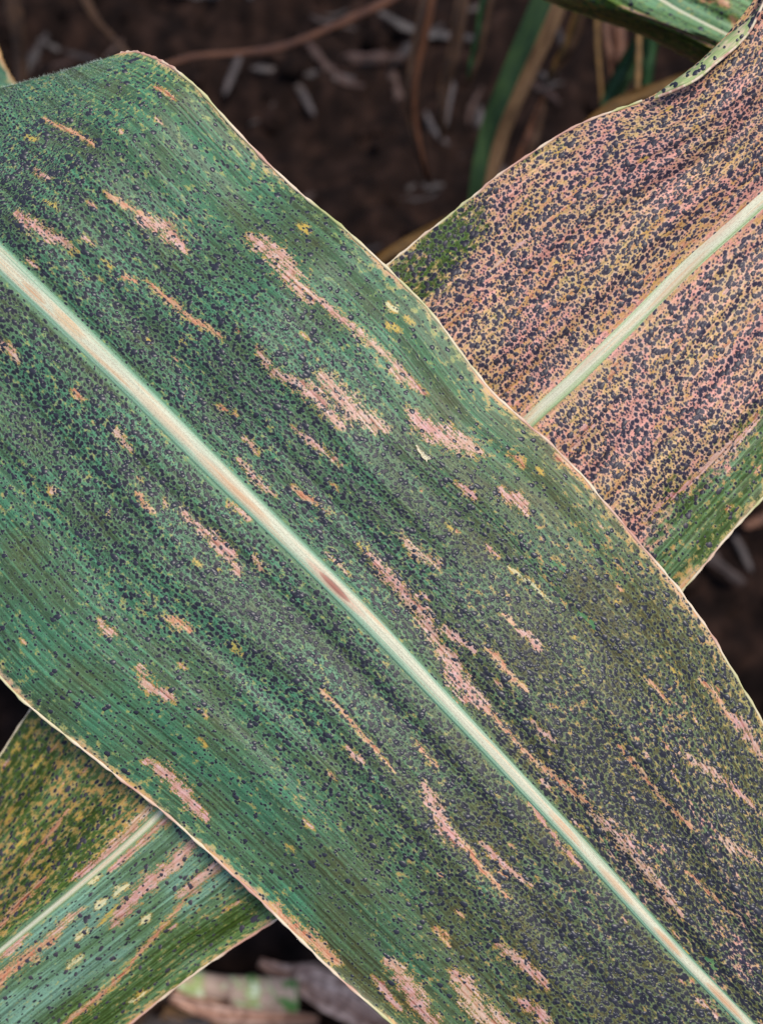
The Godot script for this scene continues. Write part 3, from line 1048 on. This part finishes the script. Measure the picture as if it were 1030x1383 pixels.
func build_upper_leaf() -> void:
	var st := [
		[690, -140, 0.345, 800, -240, 0.345, 560, -95, 0.375],
		[800, -62, 0.338, 905, -160, 0.338, 672, -36, 0.366],
		[895, 2, 0.333, 1000, -95, 0.333, 740, 2, 0.358],
		[940, 27, 0.331, 1050, -65, 0.331, 800, 24, 0.354],
		[990, 52, 0.330, 1100, -35, 0.330, 860, 45, 0.351],
		[1050, 85, 0.330, 1160, 0, 0.330, 935, 82, 0.349],
		[1120, 122, 0.332, 1230, 45, 0.332, 1010, 130, 0.350],
		[1230, 185, 0.340, 1300, 120, 0.340, 1140, 215, 0.352],
		[1360, 265, 0.350, 1366, 258, 0.350, 1354, 272, 0.352]]
	var L := make_leaf(st, 140, 81, 0.004, 0.011, 0.002, 51)
	var les := [[838, 8, 985, 75, 9, 0], [930, 45, 972, 60, 8, 1], [965, 0, 985, 8, 9, 1], [985, 22, 995, 34, 8, 1], [800, 16, 850, 36, 7, 4], [900, 66, 940, 82, 9, 1], [760, 2, 800, 10, 7, 4], [945, -2, 960, 4, 6, 1]]
	var w := 512
	var h := 1024
	var texl := []
	var ends := []
	for q in les:
		var a := L.find(q[0], q[1])
		var b := L.find(q[2], q[3])
		texl.append([(a.x + 1.0) * 0.5 * w, a.y * h, (b.x + 1.0) * 0.5 * w, b.y * h, q[4] * 0.5, q[5]])
		ends.append([a, b])
	var skin := leaf_skin(w, h, 300.0, 900.0, coarse_map(13, 13, upper_style), 13, 13, texl, 81, 8.0, Color(0.31, 0.39, 0.13), Color(0.34, 0.48, 0.34))
	var root := thing("corn_leaf", "green corn leaf with a folded-down yellow-flecked edge in the top right corner", "corn leaf", L.origin)
	part("blade", sheet(L.p, L.n, L.rows, L.cols, 0.00035), skin[0], root)
	var rim := mat(Color(0.62, 0.58, 0.24), 0.55)
	part("leaf_margin", margin_line(L, 1.0, 0.02, 0.98, 120, 0.00032), rim, root)
	part("leaf_margin", margin_line(L, -1.0, 0.02, 0.98, 120, 0.00032), rim, root)
	part("midrib", midrib_mesh(L, 0.02, 0.98, 100, 0.0024, 0.0016, 0.0006), midrib_skin(64, 512, [], 25, Color(0.46, 0.60, 0.48)), root)
	for i in les.size():
		if les[i][4] >= 8:
			part("lesion", lesion_patch(L, ends[i][0], ends[i][1], les[i][4] * 0.5 / 150.0, 900 + i), skin[0], root)
	scatter_spots(L, root, root, func(s, t): return 0.5, 320, 40, 1.0, 0.0003, 0.0008, 0.05, 0.9, -0.95, 0.95, 2.5, 0.08)

# ------------------------------------------------------------------ leaf tip at the left edge
func build_corner_leaf() -> void:
	var st := [
		[-60, -40, 0.40, -40, -45, 0.40, -90, -30, 0.41],
		[-45, 30, 0.395, -15, 20, 0.395, -90, 50, 0.405],
		[-40, 90, 0.39, 5, 84, 0.392, -90, 110, 0.40],
		[-35, 150, 0.39, 26, 124, 0.392, -90, 170, 0.40],
		[-25, 230, 0.39, 50, 190, 0.392, -80, 250, 0.40]]
	var L := make_leaf(st, 60, 41, 0.002, 0.002, 0.001, 71)
	var skin := leaf_skin(128, 256, 130.0, 270.0, coarse_map(5, 5, func(s, t): return [0.12, 0.12, 0.0, 0.6]), 5, 5, [], 91, 8.0, Color(0.19, 0.34, 0.25), Color(0.27, 0.42, 0.32))
	var root := thing("corn_leaf", "narrow plain blue-green corn leaf just showing at the left edge near the top", "corn leaf", L.origin)
	part("blade", sheet(L.p, L.n, L.rows, L.cols, 0.00035), skin[0], root)
	part("leaf_margin", margin_line(L, -1.0, 0.0, 1.0, 60, 0.0003), mat(Color(0.66, 0.50, 0.28), 0.55), root)
	part("midrib", midrib_mesh(L, 0.0, 1.0, 40, 0.003, 0.003, 0.0005), midrib_skin(32, 128, [], 35, Color(0.46, 0.60, 0.48)), root)

# ------------------------------------------------------------------ soil
func soil_height(x: float, z: float, a: FastNoiseLite, b: FastNoiseLite) -> float:
	return 0.026 * a.get_noise_2d(x, z) + 0.010 * b.get_noise_2d(x, z)

func build_soil() -> void:
	var a := noise(FastNoiseLite.TYPE_SIMPLEX_SMOOTH, 9.0, 101, 3)
	var b := noise(FastNoiseLite.TYPE_SIMPLEX, 45.0, 102, 3)
	var cs := PackedFloat32Array()
	var n := 181
	for i in n:
		var q := float(i) / (n - 1) * 2.0 - 1.0
		cs.append(signf(q) * (absf(q) * 0.75 + 80.0 * pow(absf(q), 14.0)))
	var p := PackedVector3Array()
	for r in n:
		for c in n:
			var x := cs[c]
			var z := cs[r] - 0.25
			p.append(Vector3(x, soil_height(x, z, a, b), z))
	var nn := grid_normals(p, n, n, Vector3(0, 500, 0))
	var m := StandardMaterial3D.new()
	m.albedo_color = Color.WHITE
	var tex := NoiseTexture2D.new()
	tex.width = 512
	tex.height = 512
	tex.seamless = true
	tex.noise = noise(FastNoiseLite.TYPE_SIMPLEX_SMOOTH, 0.02, 111, 5)
	var ramp := Gradient.new()
	ramp.offsets = PackedFloat32Array([0.0, 0.35, 0.6, 0.8, 1.0])
	ramp.colors = PackedColorArray([Color(0.06, 0.045, 0.042), Color(0.105, 0.080, 0.074), Color(0.155, 0.114, 0.100), Color(0.21, 0.156, 0.136), Color(0.29, 0.215, 0.185)])
	tex.color_ramp = ramp
	m.albedo_texture = tex
	m.uv1_triplanar = true
	m.uv1_world_triplanar = true
	m.albedo_color = Color(0.88, 0.86, 0.84)
	m.uv1_scale = Vector3(3.1, 3.1, 3.1)
	m.roughness = 1.0
	m.metallic_specular = 0.15
	var g := MeshInstance3D.new()
	g.name = "soil"
	g.mesh = sheet(p, nn, n, n, 0.0)
	g.material_override = m
	g.set_meta("kind", "structure")
	add_child(g)
	# crumbs and clods
	for v in 3:
		var st := SurfaceTool.new()
		st.begin(Mesh.PRIMITIVE_TRIANGLES)
		var sp := SphereMesh.new()
		sp.radial_segments = 9
		sp.rings = 6
		sp.radius = 1.0
		sp.height = 1.6
		var arr := sp.get_mesh_arrays()
		var vs: PackedVector3Array = arr[Mesh.ARRAY_VERTEX]
		var nz := noise(FastNoiseLite.TYPE_SIMPLEX, 0.9, 130 + v, 2)
		for k in vs.size():
			vs[k] = vs[k] * (1.0 + 0.45 * nz.get_noise_3d(vs[k].x, vs[k].y, vs[k].z))
		arr[Mesh.ARRAY_VERTEX] = vs
		var am := ArrayMesh.new()
		am.add_surface_from_arrays(Mesh.PRIMITIVE_TRIANGLES, arr)
		st.create_from(am, 0)
		st.generate_normals()
		var mm := MultiMesh.new()
		mm.transform_format = MultiMesh.TRANSFORM_3D
		mm.mesh = st.commit()
		mm.instance_count = 700
		for i in mm.instance_count:
			var x := rng.randf_range(-0.75, 0.75)
			var z := rng.randf_range(-1.1, 0.45)
			var r := 0.0016 + 0.014 * pow(rng.randf(), 4.0)
			var bs := Basis.from_euler(Vector3(rng.randf_range(-0.5, 0.5), rng.randf() * TAU, rng.randf_range(-0.5, 0.5))).scaled(Vector3.ONE * r)
			mm.set_instance_transform(i, Transform3D(bs, Vector3(x, soil_height(x, z, a, b) + r * 0.25, z)))
		var o := MultiMeshInstance3D.new()
		o.name = numbered("soil_clods")
		o.multimesh = mm
		o.material_override = m
		o.set_meta("kind", "stuff")
		o.set_meta("label", "dark crumbs and clods of soil scattered over the ground")
		o.set_meta("category", "soil")
		add_child(o)

# ------------------------------------------------------------------ things below and behind
func streaks(c0: Color, c1: Color, sd: int, spots := 0.0) -> StandardMaterial3D:
	var f := field(noise(FastNoiseLite.TYPE_SIMPLEX_SMOOTH, 0.18, sd, 2), 64, 10, 64, 256)
	var g := field(noise(FastNoiseLite.TYPE_SIMPLEX_SMOOTH, 0.035, sd + 1, 3), 64, 256, 64, 256)
	var im := Image.create(64, 256, false, Image.FORMAT_RGB8)
	for y in 256:
		for x in 64:
			var a := (f[y * 64 + x] - 128) * 0.0078
			var b := (g[y * 64 + x] - 128) * 0.0078
			var col := c0.lerp(c1, clampf(0.5 + a * 0.7 + b * 1.1, 0.0, 1.0))
			if spots > 0.0 and b < -0.35:
				col = col.lerp(Color(0.1, 0.08, 0.08), spots)
			im.set_pixel(x, y, col)
	var m := StandardMaterial3D.new()
	m.albedo_texture = ImageTexture.create_from_image(im)
	m.roughness = 0.7
	m.texture_repeat = false
	return m

# half of a narrow blade: rows [x, y, depth, offset, offset, sag] measured across
func half_blade(rows: Array, from: int, to: int, origin: Vector3, sag: float) -> ArrayMesh:
	var p := PackedVector3Array()
	var n := 40
	var cols := 7
	for r in n:
		var t := float(r) / (n - 1)
		var q := spline(rows, t)
		var q2 := spline(rows, minf(t + 0.02, 1.0))
		var q1 := spline(rows, maxf(t - 0.02, 0.0))
		var d := Vector2(q2[0] - q1[0], q2[1] - q1[1]).normalized()
		var side := Vector2(-d.y, d.x)
		for c in cols:
			var f := float(c) / (cols - 1)
			var o: float = lerpf(q[from], q[to], f) if from != to else lerpf(0.0, q[to], f)
			var w := absf(o) / maxf(absf(q[to]), 0.001)
			p.append(at(q[0] + side.x * o, q[1] + side.y * o, q[2] + sag * w * (1.4 - w) + 0.0006 * sin(t * 21.0 + w * 3.0)) - origin)
	return sheet(p, grid_normals(p, n, cols, cam.position - origin), n, cols, 0.0004)

# rows: [x, y, depth, left half width, right half width]
func narrow_blade(called: String, label: String, category: String, rows: Array, left: Material, right: Material, parts: Array, sag := 0.006) -> Node3D:
	var mid: Array = rows[rows.size() / 2]
	var o := at(mid[0], mid[1], mid[2])
	var root := thing(called, label, category, o)
	part(parts[0], half_blade(rows, 3, 3, o, sag), left, root)
	part(parts[1], half_blade(rows, 4, 4, o, sag), right, root)
	return root

func stick(called: String, label: String, category: String, line: Array, m: Material, group := "", squash := 0.55) -> Node3D:
	# line: [px, py, height over ground or depth (negative: depth), radius in m]
	var pts := PackedVector3Array()
	var rad := PackedFloat32Array()
	var n := 24
	for i in n:
		var q := spline(line, float(i) / (n - 1))
		pts.append(on_ground(q[0], q[1], q[2]) if q[2] >= 0.0 else at(q[0], q[1], -q[2]))
		var e := float(i) / (n - 1)
		rad.append(q[3] * (1.0 + 0.14 * sin(i * 2.3 + q[0])) * clampf(0.25 + minf(e, 1.0 - e) * 6.0, 0.0, 1.0))
	var o := pts[n / 2]
	for i in n:
		pts[i] -= o
	var root := thing(called, label, category, o, group)
	part("stem", tube(pts, rad, 9, squash, Vector3(0.05, 1, 0.1).normalized()), m, root)
	return root

func build_background() -> void:
	var green := streaks(Color(0.10, 0.20, 0.07), Color(0.18, 0.27, 0.10), 201)
	var dark_green := streaks(Color(0.08, 0.19, 0.07), Color(0.13, 0.27, 0.10), 203)
	var tan_ := streaks(Color(0.34, 0.24, 0.15), Color(0.45, 0.34, 0.22), 205)
	var brown := streaks(Color(0.20, 0.13, 0.08), Color(0.30, 0.20, 0.12), 207)
	var ochre := streaks(Color(0.34, 0.24, 0.09), Color(0.46, 0.33, 0.15), 209)
	var rust := streaks(Color(0.27, 0.15, 0.08), Color(0.38, 0.23, 0.13), 211)
	var straw := streaks(Color(0.18, 0.15, 0.14), Color(0.31, 0.265, 0.245), 213)
	var husk := streaks(Color(0.56, 0.42, 0.35), Color(0.84, 0.69, 0.60), 215)
	var pale_green := streaks(Color(0.33, 0.45, 0.16), Color(0.58, 0.62, 0.34), 217)
	narrow_blade("drooping_leaf", "narrow leaf, half green and half dried tan, hanging between the two big leaves", "dying leaf",
		[[772, -60, 0.50, 30, -22], [730, 40, 0.52, 28, -20], [694, 120, 0.54, 25, -19], [668, 185, 0.56, 22, -18], [652, 260, 0.58, 19, -16], [640, 350, 0.61, 10, -9]], green, tan_, ["green_half", "dry_half"])
	narrow_blade("drooping_leaf", "short thin leaf with a dark green half, left of the half-tan hanging leaf", "dying leaf",
		[[668, -50, 0.55, 9, -9], [656, 10, 0.56, 9, -9], [648, 52, 0.57, 8, -9], [638, 92, 0.58, 6, -6], [632, 112, 0.585, 1, -1]], dark_green, brown, ["green_half", "dry_half"])
	narrow_blade("dry_leaf", "long thin brown dead leaf hanging straight down over the soil, top centre", "dead leaf",
		[[590, -60, 0.56, 11, -11], [570, 40, 0.58, 10, -10], [556, 120, 0.60, 8, -8], [562, 185, 0.62, 6, -6], [580, 250, 0.64, 2, -2]], brown, rust, ["left_half", "right_half"])
	narrow_blade("dry_leaf", "short olive brown dead leaf hanging just right of the half green hanging leaf", "dead leaf",
		[[800, -40, 0.54, 9, -9], [775, 45, 0.56, 9, -9], [752, 88, 0.575, 6, -6], [738, 112, 0.585, 1, -1]], ochre, brown, ["left_half", "right_half"])
	narrow_blade("grass_leaf", "dark green leaf hanging beside a yellow stem below the top right corn leaf", "leaf",
		[[880, 10, 0.50, 14, -12], [874, 70, 0.51, 15, -12], [868, 120, 0.52, 12, -10], [862, 180, 0.53, 4, -4]], green, dark_green, ["left_half", "right_half"])
	narrow_blade("grass_leaf", "mid green leaf slanting down to the left above the ochre dead leaf", "leaf",
		[[872, 40, 0.515, 8, -8], [848, 90, 0.53, 14, -12], [826, 135, 0.54, 13, -11], [806, 200, 0.55, 4, -4]], dark_green, green, ["left_half", "right_half"])
	narrow_blade("dry_leaf", "ochre dead leaf lying behind the upper edge of the spotted tan leaf", "dead leaf",
		[[940, 105, 0.44, 12, -14], [880, 130, 0.45, 16, -16], [830, 150, 0.46, 15, -15], [780, 190, 0.47, 10, -10], [740, 240, 0.48, 2, -2]], ochre, ochre, ["left_half", "right_half"])
	narrow_blade("dry_leaf", "orange brown dead leaf showing in the notch where the two big leaves cross", "dead leaf",
		[[660, 280, 0.44, 14, -14], [600, 310, 0.45, 15, -15], [545, 338, 0.46, 14, -14], [490, 372, 0.47, 9, -9], [450, 400, 0.48, 1, -1]], ochre, rust, ["left_half", "right_half"])
	stick("dead_weed", "thin upright olive stem in the dark below the top right corn leaf", "weed", [[806, -20, -0.60, 0.0012], [806, 50, -0.61, 0.0013], [810, 110, -0.62, 0.0012], [816, 190, -0.64, 0.001]], ochre)
	stick("dead_weed", "yellow stem standing between the two green leaves below the top right corn leaf", "weed", [[862, 10, -0.50, 0.0012], [862, 70, -0.505, 0.0014], [860, 130, -0.51, 0.0014], [858, 200, -0.52, 0.0012]], ochre)
	stick("dead_weed", "long curved rust brown stem arching over the soil, top centre left", "weed",
		[[180, 105, -0.72, 0.002], [255, 78, -0.70, 0.0026], [320, 72, -0.68, 0.0028], [380, 64, -0.66, 0.003], [440, 40, -0.64, 0.0031], [515, 6, -0.62, 0.0033], [600, -40, -0.60, 0.0036]], rust)
	stick("dead_weed", "dark brown stem slanting down behind the shoulder of the broad green leaf", "weed",
		[[95, -40, -0.64, 0.003], [128, 22, -0.66, 0.003], [160, 60, -0.68, 0.0028], [205, 120, -0.70, 0.0024]], brown)
	stick("dead_weed", "dark brown upright stem in the top left corner", "weed", [[10, -40, -0.60, 0.005], [22, 30, -0.62, 0.005], [28, 80, -0.64, 0.0045], [30, 140, -0.66, 0.004]], brown)
	var g := "bits of pale straw on the soil"
	stick("straw", "longest grey straw lying level on the soil above the notch of the leaves", "straw", [[340, 92, 0.014, 0.0035], [385, 96, 0.012, 0.0042], [440, 103, 0.012, 0.0044], [480, 107, 0.012, 0.0034]], straw, g)
	stick("straw", "short grey straw pointing down below the longest straw", "straw", [[400, 112, 0.010, 0.0030], [412, 132, 0.010, 0.0036], [424, 156, 0.010, 0.0022]], straw, g)
	stick("straw", "grey straw standing slantwise beside the shoulder of the broad green leaf", "straw", [[325, 72, 0.012, 0.0026], [316, 96, 0.012, 0.0034], [303, 128, 0.010, 0.0026]], straw, g)
	stick("straw", "faint thin straw lying upright in the dark right of centre top", "straw", [[612, 110, 0.010, 0.0026], [605, 140, 0.010, 0.003], [600, 172, 0.010, 0.002]], straw, g)
	stick("straw", "faint curved straw on the soil left of the half green hanging leaf", "straw", [[575, 150, 0.010, 0.002], [585, 175, 0.010, 0.003], [606, 196, 0.010, 0.002]], straw, g)
	stick("straw", "small grey straw on the soil below the spotted leaf at the right edge", "straw", [[990, 722, 0.010, 0.002], [1002, 745, 0.010, 0.003], [1014, 772, 0.010, 0.002]], straw, g)
	stick("dead_weed", "short brown stem end under the lower edge of the spotted leaf at right", "weed", [[1004, 712, 0.03, 0.003], [1030, 700, 0.03, 0.004], [1070, 680, 0.03, 0.004]], rust)
	# loose litter over the soil: curled scraps of leaf and stem
	var la := noise(FastNoiseLite.TYPE_SIMPLEX_SMOOTH, 9.0, 101, 3)
	var lb := noise(FastNoiseLite.TYPE_SIMPLEX, 45.0, 102, 3)
	for v in 4:
		var p := PackedVector3Array()
		for r in 14:
			var t := r / 13.0
			for k in 4:
				var f := k / 3.0 * 2.0 - 1.0
				var hw := 0.085 * (0.4 + sin(PI * (t * 0.9 + 0.05))) * (1.0 + 0.3 * sin(r * 1.9 + v))
				p.append(Vector3(f * hw + 0.12 * sin(t * 4.0 + v * 2.0), 0.06 * cos(f * 2.0) + 0.10 * sin(t * 5.0 + v), t * 2.0 - 1.0))
		var mm := MultiMesh.new()
		mm.transform_format = MultiMesh.TRANSFORM_3D
		mm.mesh = sheet(p, grid_normals(p, 14, 4, Vector3(0, 9, 0)), 14, 4, 0.02)
		mm.instance_count = 70
		for i in mm.instance_count:
			var x := rng.randf_range(-0.6, 0.6)
			var z := rng.randf_range(-0.9, 0.35)
			var l := rng.randf_range(0.012, 0.055)
			var bs := Basis.from_euler(Vector3(rng.randf_range(-0.25, 0.25), rng.randf() * TAU, rng.randf_range(-0.4, 0.4))).scaled(Vector3.ONE * l)
			mm.set_instance_transform(i, Transform3D(bs, Vector3(x, soil_height(x, z, la, lb) + 0.004, z)))
		var lo := MultiMeshInstance3D.new()
		lo.name = numbered("leaf_litter")
		lo.multimesh = mm
		lo.material_override = [streaks(Color(0.15, 0.11, 0.09), Color(0.27, 0.20, 0.17), 233), streaks(Color(0.18, 0.11, 0.08), Color(0.28, 0.18, 0.13), 235), streaks(Color(0.16, 0.14, 0.13), Color(0.29, 0.25, 0.235), 237), streaks(Color(0.12, 0.09, 0.08), Color(0.20, 0.15, 0.13), 231)][v]
		lo.set_meta("kind", "stuff")
		lo.set_meta("label", "loose curled scraps of dead leaf and stem scattered over the dark soil")
		lo.set_meta("category", "litter")
		add_child(lo)
	narrow_blade("dry_leaf", "dim brown dead leaf hanging just right of the long thin brown one", "dead leaf",
		[[628, -30, 0.62, 9, -9], [614, 60, 0.64, 8, -10], [600, 120, 0.66, 8, -7], [596, 190, 0.68, 2, -2]], brown, brown, ["left_half", "right_half"])
	narrow_blade("dry_leaf", "dim reddish dead leaf curving over the soil between the hanging leaf and the spotted leaf", "dead leaf",
		[[735, 130, 0.62, 3, -3], [722, 175, 0.63, 10, -9], [705, 215, 0.64, 9, -9], [676, 262, 0.66, 3, -3]], rust, brown, ["left_half", "right_half"])
	narrow_blade("dry_leaf", "dark reddish dead leaf standing behind the thin olive stem at upper right", "dead leaf",
		[[828, 10, 0.62, 14, -12], [832, 60, 0.62, 15, -14], [836, 110, 0.63, 10, -12], [838, 160, 0.64, 3, -3]], rust, rust, ["left_half", "right_half"])
	# bottom: an old stalk with green joints and dry husks
	var old := thing("corn_stalk", "fallen corn stalk piece, patchy pale green, lying on the soil at the bottom", "corn stalk", on_ground(330, 1335, 0.02))
	var line := [[238, 1322, 0.02, 0.0042], [262, 1328, 0.02, 0.0066], [300, 1333, 0.02, 0.0072], [360, 1338, 0.02, 0.0072], [404, 1342, 0.02, 0.0066]]
	var pts := PackedVector3Array()
	var rad := PackedFloat32Array()
	for i in 60:
		var f := i / 59.0
		var q := spline(line, f)
		pts.append(on_ground(q[0], q[1], q[2]) - old.position)
		rad.append(q[3] * (1.0 + 0.10 * sin(f * 9.0) + 0.22 * exp(-pow((f - 0.66) / 0.025, 2.0))))
	var sw := 96
	var sh := 256
	var na := field(noise(FastNoiseLite.TYPE_SIMPLEX_SMOOTH, 0.022, 221, 3), sw, sh, sw, sh)
	var nb := field(noise(FastNoiseLite.TYPE_SIMPLEX_SMOOTH, 0.15, 222, 2), sw, 12, sw, sh)
	var si := Image.create(sw, sh, false, Image.FORMAT_RGB8)
	for y in sh:
		for x in sw:
			var f := float(y) / sh
			var u := absf(float(x) / sw * 2.0 - 1.0)
			var c := (na[y * sw + x] - 128) * 0.0078
			var v := (nb[y * sw + x] - 128) * 0.0078
			var col := Color(0.72, 0.60, 0.50).lerp(Color(0.56, 0.43, 0.36), clampf(0.5 + v + c, 0.0, 1.0))
			var gl := clampf(1.5 - absf(f - 0.26) * 7.0 + c * 2.4, 0.0, 1.0)
			col = col.lerp(Color(0.58, 0.62, 0.34).lerp(Color(0.84, 0.84, 0.70), clampf(c * 1.8 + v, 0.0, 1.0)), gl)
			var gd := clampf(1.3 - absf(f - 0.84) * 7.0 + c * 2.2, 0.0, 1.0) * clampf(u * 2.0 + c * 2.0, 0.0, 1.0)
			col = col.lerp(Color(0.26, 0.42, 0.14), gd)
			si.set_pixel(x, y, col)
	var sk := mat(Color.WHITE, 0.6)
	sk.albedo_texture = ImageTexture.create_from_image(si)
	part("stalk_piece", tube(pts, rad, 16), sk, old)
	var sheath := PackedVector3Array()
	for r in 24:
		var q := spline(line, lerpf(0.56, 1.0, r / 23.0))
		var c := on_ground(q[0], q[1] + 3.0, q[2]) - old.position
		for k in 9:
			var an := lerpf(0.3, 2.6, k / 8.0)
			sheath.append(c + Vector3(0.0, sin(an) * q[3] * 1.22, cos(an) * q[3] * (1.2 + 0.3 * r / 23.0)))
	part("torn_sheath", sheet(sheath, grid_normals(sheath, 24, 9, Vector3(0, 5, 0)), 24, 9, 0.0004), sk, old)
	var lying := [
		["dry_leaf", "wide tan dead leaf lying on the soil right of the fallen stalk", [[398, 1318, 0.018], [440, 1338, 0.022], [480, 1362, 0.02], [540, 1410, 0.014]], 26, husk],
		["dry_leaf", "tan dead leaf lying on the soil just under the fallen stalk", [[232, 1345, 0.012], [290, 1364, 0.016], [350, 1372, 0.016], [430, 1378, 0.012]], 15, husk],
		["dry_leaf", "brown dead leaf at the bottom edge below the tan one under the stalk", [[220, 1368, 0.010], [300, 1398, 0.012], [380, 1402, 0.012], [470, 1412, 0.010]], 17, tan_],
		["dry_leaf", "small dull tan dead leaf above the fallen stalk", [[350, 1300, 0.012], [385, 1312, 0.014], [430, 1310, 0.012], [460, 1322, 0.008]], 10, husk],
		["dry_leaf", "dull brown dead leaf beside the stalk's left end at the bottom", [[175, 1392, 0.012], [205, 1352, 0.014], [228, 1330, 0.012], [250, 1300, 0.008]], 9, brown]]
	for q in lying:
		var o := on_ground(q[2][1][0], q[2][1][1], 0.02)
		var p := PackedVector3Array()
		for r in 30:
			var t := r / 29.0
			var c := spline(q[2], t)
			var c2 := spline(q[2], minf(t + 0.02, 1.0))
			var c1 := spline(q[2], maxf(t - 0.02, 0.0))
			var d := Vector2(c2[0] - c1[0], c2[1] - c1[1]).normalized()
			var hw: float = q[3] * (0.35 + 0.65 * sin(PI * clampf(t * 0.9 + 0.08, 0.0, 1.0)))
			for k in 9:
				var f := k / 8.0 * 2.0 - 1.0
				p.append(on_ground(c[0] - d.y * f * hw, c[1] + d.x * f * hw, c[2] + 0.006 * cos(f * 5.0 + t * 4.0) * (0.4 + 0.6 * t)) - o)
		var root := thing(q[0], q[1], "dead leaf", o, "dead leaves on the soil")
		part("blade", sheet(p, grid_normals(p, 30, 9, Vector3(0, 5, 0)), 30, 9, 0.0005), q[4], root)
